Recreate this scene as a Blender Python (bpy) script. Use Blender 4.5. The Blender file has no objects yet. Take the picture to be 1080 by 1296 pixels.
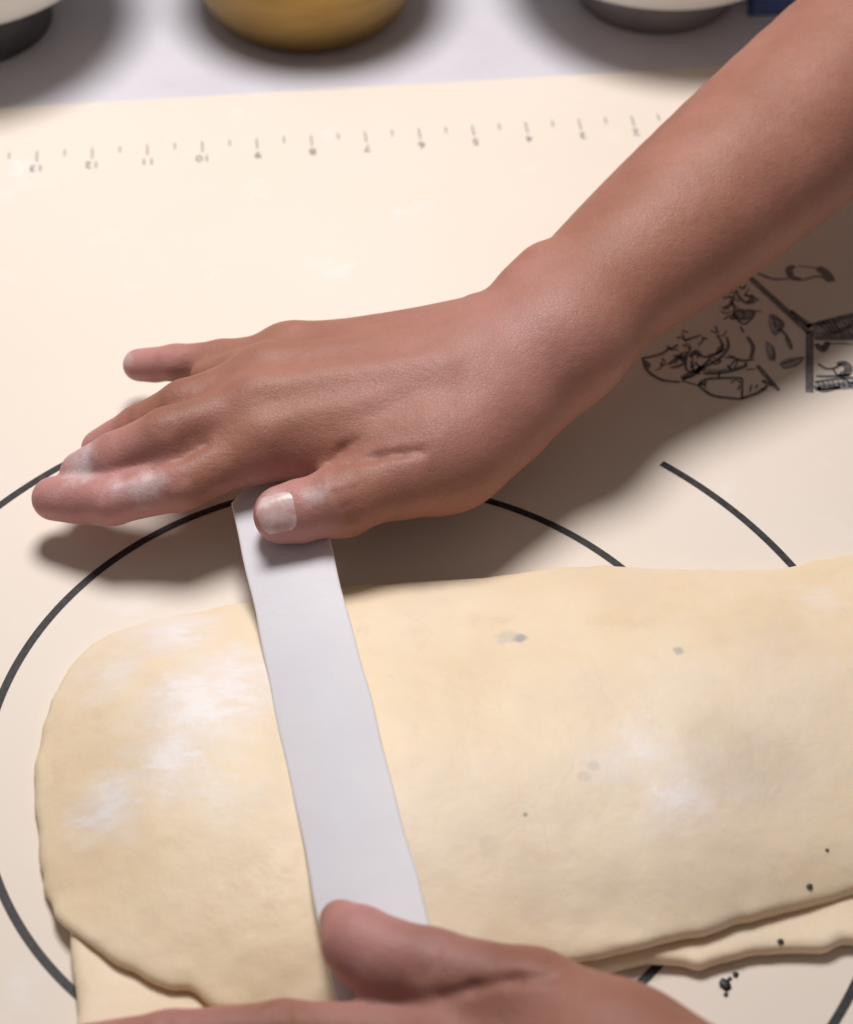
import bpy, math, random
import numpy as np
from mathutils import Vector, Matrix

random.seed(7)
rng = np.random.default_rng(11)
S = bpy.context.scene
C = S.collection

# ------------------------------------------------------------------ camera
PW, PH = 1080.0, 1296.0
PITCH, ROLL, FPX = 0.8048, 0.0108, 2511.8
CAM = Vector((0.0224, -0.4144, 0.5484))
fwd = Vector((0, math.cos(PITCH), -math.sin(PITCH)))
up0 = Vector((0, math.sin(PITCH), math.cos(PITCH)))
rt0 = Vector((1, 0, 0))
rt = rt0 * math.cos(ROLL) + up0 * math.sin(ROLL)
up = up0 * math.cos(ROLL) - rt0 * math.sin(ROLL)
cam_d = bpy.data.cameras.new('camera')
cam = bpy.data.objects.new('camera', cam_d)
C.objects.link(cam)
M4 = Matrix((rt, up, -fwd)).transposed().to_4x4()
M4.translation = CAM
cam.matrix_world = M4
cam_d.sensor_fit = 'VERTICAL'
cam_d.sensor_height = 24.0
cam_d.lens = 24.0 * FPX / PH
cam_d.clip_start = 0.01
cam_d.clip_end = 20
cam_d.dof.use_dof = True
cam_d.dof.focus_distance = 0.72
cam_d.dof.aperture_fstop = 6.0
S.camera = cam

# ------------------------------------------------------------------ world, lamps, exposure
w = bpy.data.worlds.new('World')
S.world = w
w.use_nodes = True
bg = w.node_tree.nodes['Background']
bg.inputs[0].default_value = (1.0, 0.93, 0.85, 1)
bg.inputs[1].default_value = 0.14
ld = bpy.data.lights.new('hood_lamp', 'AREA')
ld.shape = 'DISK'
ld.size = 0.34
ld.energy = 6.3
ld.spread = math.radians(150)
ld.color = (1.0, 0.97, 0.95)
lo = bpy.data.objects.new('hood_lamp', ld)
C.objects.link(lo)
lo.location = (-0.08, 0.43, 0.86)
lo.rotation_euler = (Vector((-0.05, 0.18, 0)) - Vector(lo.location)).to_track_quat('-Z', 'Y').to_euler()
S.view_settings.view_transform = 'Standard'
S.view_settings.look = 'None'
S.view_settings.gamma = 1
S.view_settings.exposure = 0.0
S.render.resolution_x = 853
S.render.resolution_y = 1024


# ------------------------------------------------------------------ helpers
def at(px, py, z=0.0):
    """world point at height z seen at photo pixel (px, py)"""
    x = (px - PW / 2) / FPX
    y = -(py - PH / 2) / FPX
    d = fwd + rt * x + up * y
    t = (z - CAM.z) / d.z
    return CAM + d * t


def atn(px, py, z=0.0):
    return np.array(at(px, py, z))


def mesh_obj(name, verts, faces, mat=None, parent=None, smooth=True):
    me = bpy.data.meshes.new(name)
    me.from_pydata([tuple(v) for v in verts], [], [tuple(f) for f in faces])
    me.update()
    return link_mesh(name, me, mat, parent, smooth)


def link_mesh(name, me, mat=None, parent=None, smooth=True):
    if mat is not None and not me.materials:
        me.materials.append(mat)
    if smooth:
        me.polygons.foreach_set('use_smooth', np.ones(len(me.polygons), bool))
    o = bpy.data.objects.new(name, me)
    C.objects.link(o)
    if parent is not None:
        o.parent = parent
        o.matrix_parent_inverse = parent.matrix_basis.inverted()
    return o


def quads_obj(name, verts, quads, mat, parent=None):
    """fast mesh from numpy arrays"""
    me = bpy.data.meshes.new(name)
    nv, nq = len(verts), len(quads)
    me.vertices.add(nv)
    me.vertices.foreach_set('co', np.ascontiguousarray(verts, np.float32).ravel())
    me.loops.add(nq * 4)
    me.loops.foreach_set('vertex_index', np.ascontiguousarray(quads, np.int32).ravel())
    me.polygons.add(nq)
    me.polygons.foreach_set('loop_start', np.arange(nq, dtype=np.int32) * 4)
    me.update(calc_edges=True)
    me.validate()
    return link_mesh(name, me, mat, parent)


def empty(name, loc):
    o = bpy.data.objects.new(name, None)
    o.empty_display_size = 0.02
    o.location = loc
    C.objects.link(o)
    return o


def tag(o, label=None, cat=None, group=None, kind=None):
    if label: o['label'] = label
    if cat: o['category'] = cat
    if group: o['group'] = group
    if kind: o['kind'] = kind
    return o


def catmull(pts, n=8, closed=True):
    P = np.array(pts, float)
    N = len(P)
    out = []
    rng_ = range(N) if closed else range(N - 1)
    for i in rng_:
        if closed:
            p0, p1, p2, p3 = P[(i - 1) % N], P[i], P[(i + 1) % N], P[(i + 2) % N]
        else:
            p0, p1, p2, p3 = P[max(i - 1, 0)], P[i], P[i + 1], P[min(i + 2, N - 1)]
        for k in range(n):
            t = k / n
            out.append(0.5 * (2 * p1 + (p2 - p0) * t + (2 * p0 - 5 * p1 + 4 * p2 - p3) * t * t
                              + (3 * p1 - p0 - 3 * p2 + p3) * t ** 3))
    if not closed:
        out.append(P[-1])
    return np.array(out)


def vnoise(p, scale, seed=0):
    """smooth value noise at points p (...,3)"""
    q = p / scale
    i = np.floor(q).astype(np.int64)
    f = q - i
    f = f * f * (3 - 2 * f)

    def h(a):
        n = a[..., 0] * 374761393 + a[..., 1] * 668265263 + a[..., 2] * 2147483647 + seed * 144665
        n = (n ^ (n >> 13)) * 1274126177
        n = n & 0x7fffffff
        return (n ^ (n >> 16)) % 10007 / 10007.0 * 2 - 1
    r = 0
    for dx in (0, 1):
        for dy in (0, 1):
            for dz in (0, 1):
                wgt = (f[..., 0] if dx else 1 - f[..., 0]) * (f[..., 1] if dy else 1 - f[..., 1]) * (f[..., 2] if dz else 1 - f[..., 2])
                r = r + wgt * h(i + np.array([dx, dy, dz]))
    return r


# ---- a distance-field sculptor: soft unions of tapered limbs, meshed with surface nets
class Field:
    def __init__(self, lo, hi, vox):
        self.lo = np.array(lo, float)
        self.v = vox
        self.n = np.ceil((np.array(hi) - self.lo) / vox).astype(int) + 1
        self.d = np.full(self.n, 1.0, np.float32)

    def _region(self, pts, m):
        pts = np.array(pts)
        a = np.clip(np.floor((pts.min(0) - m - self.lo) / self.v).astype(int), 0, self.n)
        b = np.clip(np.ceil((pts.max(0) + m - self.lo) / self.v).astype(int) + 1, 0, self.n)
        if (b <= a).any():
            return None, None
        ax = [(self.lo[i] + self.v * np.arange(a[i], b[i])).astype(np.float32) for i in range(3)]
        g = np.meshgrid(*ax, indexing='ij')
        return tuple(slice(a[i], b[i]) for i in range(3)), g

    def _cone(self, g, a, b, ra, rb, flat):
        ba = (b - a).astype(np.float32)
        L2 = float(ba @ ba) + 1e-12
        px, py, pz = g[0] - np.float32(a[0]), g[1] - np.float32(a[1]), g[2] - np.float32(a[2])
        t = np.clip((px * ba[0] + py * ba[1] + pz * ba[2]) / L2, 0, 1)
        px, py, pz = px - ba[0] * t, py - ba[1] * t, pz - ba[2] * t
        r = ra + (rb - ra) * t
        if flat is None:
            return np.sqrt(px * px + py * py + pz * pz) - r
        n, s = flat
        n = np.array(n, float)
        n /= np.linalg.norm(n)
        al = px * n[0] + py * n[1] + pz * n[2]
        d2 = px * px + py * py + pz * pz + (s * s - 1) * al * al
        d = np.sqrt(d2) - r
        return np.where(d > 0, d / s ** 0.5, d / s)

    def add(self, a, b, ra, rb, k=0.004, flat=None):
        a, b = np.array(a, float), np.array(b, float)
        m = max(ra, rb) + k + 4 * self.v
        sl, g = self._region([a, b], m)
        if sl is None: return
        c = self._cone(g, a, b, ra, rb, flat)
        e = self.d[sl]
        h = np.maximum(k - np.abs(e - c), 0) / k
        self.d[sl] = np.minimum(e, c) - h * h * k * 0.25

    def cut(self, a, b, ra, rb, k=0.002):
        a, b = np.array(a, float), np.array(b, float)
        sl, g = self._region([a, b], max(ra, rb) + k + 4 * self.v)
        if sl is None: return
        c = -self._cone(g, a, b, ra, rb, None)
        e = self.d[sl]
        h = np.maximum(k - np.abs(e - c), 0) / k
        self.d[sl] = np.maximum(e, c) + h * h * k * 0.25

    def surf(self, px, py, depth=0.0):
        """first point of the surface seen at a photo pixel"""
        d = np.array((fwd + rt * ((px - PW / 2) / FPX) + up * (-(py - PH / 2) / FPX)).normalized())
        t = np.arange(0.3, 0.95, 0.0004)
        p = np.array(CAM) + d * t[:, None]
        i = np.round((p - self.lo) / self.v).astype(int)
        ok = ((i >= 0) & (i < self.n)).all(1)
        i[~ok] = 0
        v = np.where(ok, self.d[tuple(i.T)], 1.0)
        h = np.argmax(v < 0)
        return p[h] + d * depth

    def groove(self, pix, w0, depth=0.0, k=0.002):
        pts = [self.surf(*q, depth) for q in pix]
        m = len(pts) - 1
        for j in range(m):
            f0, f1 = math.sin(math.pi * (0.12 + 0.76 * j / m)), math.sin(math.pi * (0.12 + 0.76 * (j + 1) / m))
            self.cut(pts[j], pts[j + 1], w0 * f0, w0 * f1, k)

    def chain(self, pts, rs, k=0.004, kb=None, flat=None):
        for i in range(len(pts) - 1):
            self.add(pts[i], pts[i + 1], rs[i], rs[i + 1], (kb if (i == 0 and kb) else k), flat)

    def polish(self, n=1):
        for _ in range(n):
            for ax in range(3):
                d = self.d
                sl = [slice(None)] * 3
                c = d.copy()
                a, b, m = list(sl), list(sl), list(sl)
                a[ax], b[ax], m[ax] = slice(0, -2), slice(2, None), slice(1, -1)
                c[tuple(m)] = 0.25 * d[tuple(a)] + 0.5 * d[tuple(m)] + 0.25 * d[tuple(b)]
                self.d = c

    def melt(self, c, rad, n):
        """smooth the field strongly round a point"""
        sl, g = self._region([np.array(c)], rad)
        w_ = np.clip(1.4 - 1.4 * np.sqrt(sum((g[i] - c[i]) ** 2 for i in range(3))) / rad, 0, 1)
        d0 = self.d[sl].copy()
        d = d0.copy()
        for _ in range(n):
            for ax in range(3):
                e = d.copy()
                a, b, m = [slice(None)] * 3, [slice(None)] * 3, [slice(None)] * 3
                a[ax], b[ax], m[ax] = slice(0, -2), slice(2, None), slice(1, -1)
                e[tuple(m)] = 0.25 * d[tuple(a)] + 0.5 * d[tuple(m)] + 0.25 * d[tuple(b)]
                d = e
        self.d[sl] = d0 + (d - d0) * w_

    def mesh(self):
        d = self.d
        ins = d < 0
        n = np.array(d.shape)
        cnt = np.zeros(n - 1, np.int8)
        for dx in (0, 1):
            for dy in (0, 1):
                for dz in (0, 1):
                    cnt += ins[dx:n[0] - 1 + dx, dy:n[1] - 1 + dy, dz:n[2] - 1 + dz]
        cells = np.argwhere((cnt > 0) & (cnt < 8))
        idx = np.full(n - 1, -1, np.int32)
        idx[tuple(cells.T)] = np.arange(len(cells))
        acc = np.zeros((len(cells), 3))
        num = np.zeros(len(cells))
        corners = [np.array([i >> 2 & 1, i >> 1 & 1, i & 1]) for i in range(8)]
        vals = [d[tuple((cells + c).T)] for c in corners]
        for i in range(8):
            for j in range(i + 1, 8):
                if np.abs(corners[i] - corners[j]).sum() != 1: continue
                a, b = vals[i], vals[j]
                x = (a < 0) != (b < 0)
                t = np.where(x, a / np.where(x, a - b, 1), 0)
                p = corners[i] + (corners[j] - corners[i]) * t[:, None]
                acc += np.where(x[:, None], p, 0)
                num += x
        V = self.lo + (cells + acc / num[:, None]) * self.v
        Q = []
        for ax in range(3):
            u, w_ = (ax + 1) % 3, (ax + 2) % 3
            s0, s1 = [slice(None)] * 3, [slice(None)] * 3
            s0[ax], s1[ax] = slice(0, -1), slice(1, None)
            x = ins[tuple(s0)] != ins[tuple(s1)]
            e = np.argwhere(x)
            e = e[(e[:, u] > 0) & (e[:, w_] > 0) & (e[:, u] < n[u] - 1) & (e[:, w_] < n[w_] - 1)]
            U, Wd = np.zeros(3, int), np.zeros(3, int)
            U[u], Wd[w_] = 1, 1
            q = np.stack([idx[tuple((e - U - Wd).T)], idx[tuple((e - Wd).T)], idx[tuple(e.T)], idx[tuple((e - U).T)]], 1)
            fl = ~ins[tuple(e.T)]
            q[fl] = q[fl][:, ::-1]
            Q.append(q)
        Q = np.concatenate(Q)
        Q = Q[(Q >= 0).all(1)]
        return V, Q


# ------------------------------------------------------------------ materials
def new_mat(name):
    m = bpy.data.materials.new(name)
    m.use_nodes = True
    nt = m.node_tree
    return m, nt, nt.nodes['Principled BSDF']


def nd(nt, typ, **kw):
    n = nt.nodes.new(typ)
    for k, v in kw.items():
        if k.startswith('i_'):
            n.inputs[k[2:].replace('_', ' ')].default_value = v
        else:
            setattr(n, k, v)
    return n


def noise(nt, scale, detail=4, rough=0.55, vec=None):
    n = nd(nt, 'ShaderNodeTexNoise')
    n.inputs['Scale'].default_value = scale
    n.inputs['Detail'].default_value = detail
    n.inputs['Roughness'].default_value = rough
    if vec is not None:
        nt.links.new(vec, n.inputs['Vector'])
    return n.outputs['Fac']


def coords(nt):
    return nd(nt, 'ShaderNodeTexCoord').outputs['Object']


def ramp(nt, fac, stops):
    r = nd(nt, 'ShaderNodeValToRGB')
    el = r.color_ramp.elements
    while len(el) < len(stops): el.new(0.5)
    for e, (p, c) in zip(el, stops):
        e.position = p
        e.color = c if len(c) == 4 else (*c, 1)
    nt.links.new(fac, r.inputs[0])
    return r.outputs[0]


def mix(nt, fac, a, b, mode='MIX'):
    m = nd(nt, 'ShaderNodeMix', data_type='RGBA', blend_type=mode)
    for sock, v in ((m.inputs[0], fac), (m.inputs[6], a), (m.inputs[7], b)):
        if hasattr(v, 'is_linked'):
            nt.links.new(v, sock)
        elif isinstance(v, (int, float)):
            sock.default_value = v
        else:
            sock.default_value = (*v, 1) if len(v) == 3 else v
    return m.outputs[2]


def math_(nt, op, a, b=None, clamp=False):
    m = nd(nt, 'ShaderNodeMath', operation=op)
    m.use_clamp = clamp
    for i, v in enumerate((a, b)):
        if v is None: continue
        if hasattr(v, 'is_linked'):
            nt.links.new(v, m.inputs[i])
        else:
            m.inputs[i].default_value = v
    return m.outputs[0]


def bump(nt, bsdf, hs, dist=0.001, strength=1.0):
    prev = None
    for h, dd in hs:
        b = nd(nt, 'ShaderNodeBump')
        b.inputs['Strength'].default_value = strength
        b.inputs['Distance'].default_value = dd
        nt.links.new(h, b.inputs['Height'])
        if prev is not None: nt.links.new(prev, b.inputs['Normal'])
        prev = b.outputs[0]
    nt.links.new(prev, bsdf.inputs['Normal'])


def smooth_mask(nt, fac, lo_, hi_):
    m = nd(nt, 'ShaderNodeMapRange', interpolation_type='SMOOTHSTEP')
    nt.links.new(fac, m.inputs[0])
    m.inputs[1].default_value = lo_
    m.inputs[2].default_value = hi_
    return m.outputs[0]


def attr(nt, name):
    return nd(nt, 'ShaderNodeAttribute', attribute_name=name).outputs['Fac']


def mat_counter():
    m, nt, b = new_mat('counter_stone')
    co = coords(nt)
    c = ramp(nt, noise(nt, 9, 5, 0.6, co), [(0.3, (0.63, 0.605, 0.67)), (0.7, (0.72, 0.70, 0.76))])
    sp = smooth_mask(nt, noise(nt, 260, 2, 0.5, co), 0.66, 0.74)
    c = mix(nt, math_(nt, 'MULTIPLY', sp, 0.25), c, (0.42, 0.40, 0.45))
    nt.links.new(c, b.inputs['Base Color'])
    b.inputs['Roughness'].default_value = 0.28
    b.inputs['Specular IOR Level'].default_value = 0.4
    return m


def mat_mat():
    m, nt, b = new_mat('silicone_mat')
    co = coords(nt)
    c = ramp(nt, noise(nt, 7, 4, 0.5, co), [(0.3, (0.79, 0.69, 0.60)), (0.7, (0.81, 0.72, 0.64))])
    fl = smooth_mask(nt, noise(nt, 26, 6, 0.65, co), 0.56, 0.78)
    c = mix(nt, math_(nt, 'MULTIPLY', fl, 0.65), c, (0.86, 0.82, 0.81))
    nt.links.new(c, b.inputs['Base Color'])
    b.inputs['Roughness'].default_value = 0.55
    b.inputs['Specular IOR Level'].default_value = 0.3
    bump(nt, b, [(noise(nt, 900, 2, 0.5, co), 0.00005), (noise(nt, 14, 2, 0.5, co), 0.0006)])
    return m


def mat_ink(name, col):
    m, nt, b = new_mat(name)
    co = coords(nt)
    c = ramp(nt, noise(nt, 420, 3, 0.6, co), [(0.35, col), (0.75, tuple(x * 2.2 + 0.01 for x in col))])
    nt.links.new(c, b.inputs['Base Color'])
    b.inputs['Roughness'].default_value = 0.52
    b.inputs['Specular IOR Level'].default_value = 0.25
    return m


def mat_dough(spots):
    m, nt, b = new_mat('dough')
    co = coords(nt)
    c = ramp(nt, noise(nt, 16, 5, 0.55, co), [(0.28, (0.80, 0.62, 0.41)), (0.5, (0.84, 0.68, 0.485)), (0.74, (0.86, 0.725, 0.56))])
    # pinkish-grey drier skin patches
    dry = smooth_mask(nt, noise(nt, 11, 4, 0.6, co), 0.5, 0.7)
    c = mix(nt, math_(nt, 'MULTIPLY', dry, 0.5), c, (0.75, 0.62, 0.52))
    # small darker and yellower flecks
    c = mix(nt, math_(nt, 'MULTIPLY', smooth_mask(nt, noise(nt, 85, 4, 0.6, co), 0.56, 0.74), 0.35), c, (0.72, 0.55, 0.37))
    # hair cracks in the drying skin
    dv = nd(nt, 'ShaderNodeTexVoronoi', feature='DISTANCE_TO_EDGE')
    dv.inputs['Scale'].default_value = 34
    wv = nd(nt, 'ShaderNodeVectorMath', operation='ADD')
    nz3 = nd(nt, 'ShaderNodeTexNoise')
    nz3.inputs['Scale'].default_value = 60
    sc3 = nd(nt, 'ShaderNodeVectorMath', operation='SCALE')
    sc3.inputs['Scale'].default_value = 0.016
    nt.links.new(co, nz3.inputs['Vector'])
    nt.links.new(nz3.outputs['Color'], sc3.inputs[0])
    nt.links.new(co, wv.inputs[0])
    nt.links.new(sc3.outputs[0], wv.inputs[1])
    nt.links.new(wv.outputs[0], dv.inputs['Vector'])
    crack = math_(nt, 'MULTIPLY', math_(nt, 'SUBTRACT', 1.0, smooth_mask(nt, dv.outputs['Distance'], 0.0, 0.03)), smooth_mask(nt, noise(nt, 22, 3, 0.6, co), 0.56, 0.68))
    c = mix(nt, math_(nt, 'MULTIPLY', crack, 0.06), c, (0.50, 0.36, 0.24))
    # rubbed-on flour plus painted lamp sheen: a broken mask inside painted areas
    fm = attr(nt, 'flour')
    mpf = nd(nt, 'ShaderNodeMapping')
    mpf.inputs['Scale'].default_value = (1.0, 1.9, 1.0)
    mpf.inputs['Rotation'].default_value = (0, 0, -0.5)
    nt.links.new(co, mpf.inputs['Vector'])
    brk = noise(nt, 58, 9, 0.74, mpf.outputs[0])
    fl = math_(nt, 'MULTIPLY', smooth_mask(nt, math_(nt, 'ADD', math_(nt, 'MULTIPLY', fm, 0.55), math_(nt, 'MULTIPLY', brk, 0.75)), 0.46, 0.84), 0.72)
    c = mix(nt, math_(nt, 'MULTIPLY', fl, 0.85), c, (0.85, 0.79, 0.80))
    crisp = smooth_mask(nt, math_(nt, 'ADD', math_(nt, 'MULTIPLY', fm, 0.55), math_(nt, 'MULTIPLY', noise(nt, 75, 12, 0.8, mpf.outputs[0]), 0.95)), 0.80, 0.92)
    c = mix(nt, math_(nt, 'MULTIPLY', crisp, 0.6), c, (0.88, 0.84, 0.86))
    # small grey-blue marks of filling under the skin, and broad faint tan smudges
    for (p, r, col, amt) in spots:
        d = nd(nt, 'ShaderNodeVectorMath', operation='DISTANCE')
        nt.links.new(co, d.inputs[0])
        d.inputs[1].default_value = tuple(p)
        wob = math_(nt, 'ADD', d.outputs['Value'], math_(nt, 'MULTIPLY', math_(nt, 'SUBTRACT', noise(nt, min(300, 1.1 / r), 3, 0.6, co), 0.5), r * 1.1))
        k = math_(nt, 'SUBTRACT', 1.0, smooth_mask(nt, wob, r * 0.35, r))
        c = mix(nt, math_(nt, 'MULTIPLY', k, amt), c, col)
    nt.links.new(c, b.inputs['Base Color'])
    ro = ramp(nt, noise(nt, 30, 4, 0.6, co), [(0.3, (0.40,) * 3), (0.7, (0.58,) * 3)])
    nt.links.new(ro, b.inputs['Roughness'])
    b.inputs['Specular IOR Level'].default_value = 0.42
    b.inputs['Subsurface Weight'].default_value = 0.25
    b.inputs['Subsurface Radius'].default_value = (1.0, 0.6, 0.3)
    b.inputs['Subsurface Scale'].default_value = 0.004
    bump(nt, b, [(noise(nt, 30, 5, 0.5, co), 0.0010), (noise(nt, 110, 4, 0.6, co), 0.00025), (noise(nt, 420, 4, 0.6, co), 0.00008), (math_(nt, 'SUBTRACT', 1.0, crack), 0.00004)])
    return m


def mat_skin():
    m, nt, b = new_mat('skin')
    co = coords(nt)
    c = ramp(nt, noise(nt, 28, 5, 0.6, co), [(0.3, (0.305, 0.130, 0.090)), (0.55, (0.355, 0.158, 0.112)), (0.75, (0.405, 0.186, 0.138))])
    c = mix(nt, math_(nt, 'MULTIPLY', smooth_mask(nt, noise(nt, 240, 3, 0.6, co), 0.55, 0.8), 0.25), c, (0.24, 0.085, 0.06))
    # blotches, freckles and faint veins of the skin
    c = mix(nt, math_(nt, 'MULTIPLY', smooth_mask(nt, noise(nt, 62, 5, 0.65, co), 0.48, 0.72), 0.4), c, (0.40, 0.165, 0.135))
    c = mix(nt, math_(nt, 'MULTIPLY', smooth_mask(nt, noise(nt, 520, 2, 0.5, co), 0.60, 0.74), 0.35), c, (0.25, 0.10, 0.075))
    pk = attr(nt, 'pink')
    c = mix(nt, math_(nt, 'MULTIPLY', pk, 0.95), c, (0.56, 0.27, 0.265))
    dk = attr(nt, 'dark')  # darker knuckle skin, and shade painted on the thumbs
    c = mix(nt, math_(nt, 'MULTIPLY', dk, 0.5), c, (0.20, 0.075, 0.055))
    fm = attr(nt, 'flour')
    fl = smooth_mask(nt, math_(nt, 'ADD', math_(nt, 'MULTIPLY', fm, 0.7), math_(nt, 'MULTIPLY', noise(nt, 130, 5, 0.7, co), 0.6)), 0.6, 1.0)
    c = mix(nt, math_(nt, 'MULTIPLY', fl, 0.8), c, (0.70, 0.60, 0.62))
    nt.links.new(c, b.inputs['Base Color'])
    b.inputs['Roughness'].default_value = 0.52
    b.inputs['Specular IOR Level'].default_value = 0.35
    b.inputs['Subsurface Weight'].default_value = 0.22
    b.inputs['Subsurface Radius'].default_value = (1.0, 0.35, 0.2)
    b.inputs['Subsurface Scale'].default_value = 0.004
    v = nd(nt, 'ShaderNodeTexVoronoi', feature='DISTANCE_TO_EDGE')
    v.inputs['Scale'].default_value = 620
    nt.links.new(co, v.inputs['Vector'])
    cell = smooth_mask(nt, v.outputs['Distance'], 0.0, 0.12)
    bump(nt, b, [(noise(nt, 70, 4, 0.6, co), 0.0006), (noise(nt, 210, 3, 0.6, co), 0.00018), (cell, 0.00004), (noise(nt, 900, 2, 0.5, co), 0.00006)])
    return m


def mat_nail():
    m, nt, b = new_mat('fingernail')
    co = coords(nt)
    c = ramp(nt, noise(nt, 160, 4, 0.6, co), [(0.38, (0.54, 0.30, 0.28)), (0.66, (0.70, 0.55, 0.55))])
    nt.links.new(c, b.inputs['Base Color'])
    b.inputs['Roughness'].default_value = 0.3
    b.inputs['Specular IOR Level'].default_value = 0.5
    bump(nt, b, [(noise(nt, 500, 2, 0.5, co), 0.00005)])
    return m


def mat_plastic():
    m, nt, b = new_mat('milky_plastic')
    co = coords(nt)
    c = ramp(nt, noise(nt, 18, 5, 0.6, co), [(0.3, (0.75, 0.73, 0.80)), (0.72, (0.83, 0.815, 0.87))])
    mp = nd(nt, 'ShaderNodeMapping')
    mp.inputs['Scale'].default_value = (12, 1, 1)
    mp.inputs['Rotation'].default_value = (0, 0, 0.2)
    nt.links.new(co, mp.inputs['Vector'])
    sc = smooth_mask(nt, noise(nt, 60, 4, 0.6, mp.outputs[0]), 0.58, 0.75)
    c = mix(nt, math_(nt, 'MULTIPLY', sc, 0.35), c, (0.83, 0.82, 0.84))
    nt.links.new(c, b.inputs['Base Color'])
    b.inputs['Roughness'].default_value = 0.62
    b.inputs['Specular IOR Level'].default_value = 0.25
    b.inputs['Subsurface Weight'].default_value = 0.5
    b.inputs['Transmission Weight'].default_value = 0.15
    b.inputs['Subsurface Radius'].default_value = (1, 1, 1)
    b.inputs['Subsurface Scale'].default_value = 0.004
    bump(nt, b, [(noise(nt, 40, 3, 0.5, co), 0.0002)])
    return m


def mat_simple(name, c0, c1, rough, scale=40, metal=0.0, spec=0.5, bd=0.0001, stretch=None):
    m, nt, b = new_mat(name)
    co = coords(nt)
    if stretch:
        mp = nd(nt, 'ShaderNodeMapping')
        mp.inputs['Scale'].default_value = stretch
        nt.links.new(co, mp.inputs['Vector'])
        co = mp.outputs[0]
    f = noise(nt, scale, 5, 0.6, co)
    nt.links.new(ramp(nt, f, [(0.3, c0), (0.7, c1)]), b.inputs['Base Color'])
    b.inputs['Roughness'].default_value = rough
    b.inputs['Metallic'].default_value = metal
    b.inputs['Specular IOR Level'].default_value = spec
    bump(nt, b, [(f, bd)])
    return m


M_counter = mat_counter()
M_mat = mat_mat()
M_ink = mat_ink('black_ink', (0.022, 0.020, 0.022))
M_faint = mat_ink('grey_ruler_ink', (0.115, 0.11, 0.12))
M_draw = mat_ink('grey_drawing_ink', (0.13, 0.12, 0.125))
M_wash = mat_ink('pale_grey_wash', (0.26, 0.24, 0.23))
M_skin = mat_skin()
M_nail = mat_nail()
M_plastic = mat_plastic()
M_white = mat_simple('white_glaze', (0.70, 0.69, 0.66), (0.76, 0.75, 0.72), 0.25, 20)
M_rubber = mat_simple('dark_grey_rubber', (0.060, 0.058, 0.064), (0.085, 0.082, 0.09), 0.5, 60)
M_foot = mat_simple('grey_foot_glaze', (0.20, 0.19, 0.20), (0.26, 0.25, 0.26), 0.4, 60)
M_brass = mat_simple('brass', (0.27, 0.16, 0.045), (0.36, 0.225, 0.07), 0.42, 30, 0.85, 0.5, 0.00015, (1, 1, 6))
M_blue = mat_simple('blue_cloth', (0.09, 0.15, 0.36), (0.12, 0.19, 0.44), 0.9, 700, 0, 0.2, 0.0004)
M_crumb = mat_simple('black_filling', (0.008, 0.007, 0.006), (0.02, 0.018, 0.016), 0.5, 300)

# ------------------------------------------------------------------ the counter and the mat
TH = 0.1188                                   # direction of the mat's far edge
tdir = np.array([math.cos(TH), math.sin(TH)])
ndir = np.array([-tdir[1], tdir[0]])
cam2 = np.array([-CAM.x, -CAM.y])             # ring centre seen from the camera foot is the origin


def prism(outline, z0, z1, bev, segs=3):
    """closed slab from an outline with a rounded upper edge"""
    P = np.array(outline)
    nrm = np.roll(P, -1, 0) - np.roll(P, 1, 0)
    nrm = np.stack([nrm[:, 1], -nrm[:, 0]], 1)
    nrm /= np.linalg.norm(nrm, axis=1)[:, None] + 1e-12
    rings = [(z0, 0.0)]
    for i in range(segs + 1):
        a = math.pi / 2 * i / segs
        rings.append((z1 - bev + bev * math.sin(a), bev * (1 - math.cos(a))))
    V, F = [], []
    n = len(P)
    for z, ins in rings:
        for p, q in zip(P, nrm):
            V.append((p[0] - q[0] * ins, p[1] - q[1] * ins, z))
    for r in range(len(rings) - 1):
        for i in range(n):
            j = (i + 1) % n
            F.append((r * n + i, r * n + j, (r + 1) * n + j, (r + 1) * n + i))
    F.append(tuple(range((len(rings) - 1) * n, len(rings) * n)))
    F.append(tuple(reversed(range(n))))
    return V, F


def rrect(x0, y0, x1, y1, r, n=6):
    out = []
    for cx, cy, a0 in ((x1 - r, y0 + r, -90), (x1 - r, y1 - r, 0), (x0 + r, y1 - r, 90), (x0 + r, y0 + r, 180)):
        for i in range(n + 1):
            a = math.radians(a0 + 90 * i / n)
            out.append((cx + r * math.cos(a), cy + r * math.sin(a)))
    return out


MT = 0.0012                                   # the mat's thickness; its upper face is z = 0
Vc, Fc = prism(rrect(-0.85, -0.46, 0.95, 0.80, 0.01), -0.04, -MT, 0.003)
counter = mesh_obj('countertop', Vc, Fc, M_counter, smooth=False)
tag(counter, kind='structure')

FAR = float(np.array(at(400, 113))[:2] @ ndir)          # far edge of the mat
RUL = float(np.array(at(400, 173.7))[:2] @ ndir)        # ruler line
base_u = float(np.array(at(325, 176))[:2] @ tdir)       # the 9 inch tick
def mp2(u, v):
    p = tdir * u + ndir * v
    return (p[0], p[1])
mat_out = [mp2(*p) for p in rrect(-0.42, -0.235, 0.42, FAR, 0.012)]
Vm, Fm = prism(mat_out, -MT, 0.0, 0.0005, 2)
mat_o = mesh_obj('baking_mat', Vm, Fm, M_mat, smooth=False)
tag(mat_o, 'cream silicone pastry mat printed with black rings, inch ruler and sketches', 'baking mat')

ZI = 0.00018


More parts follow.
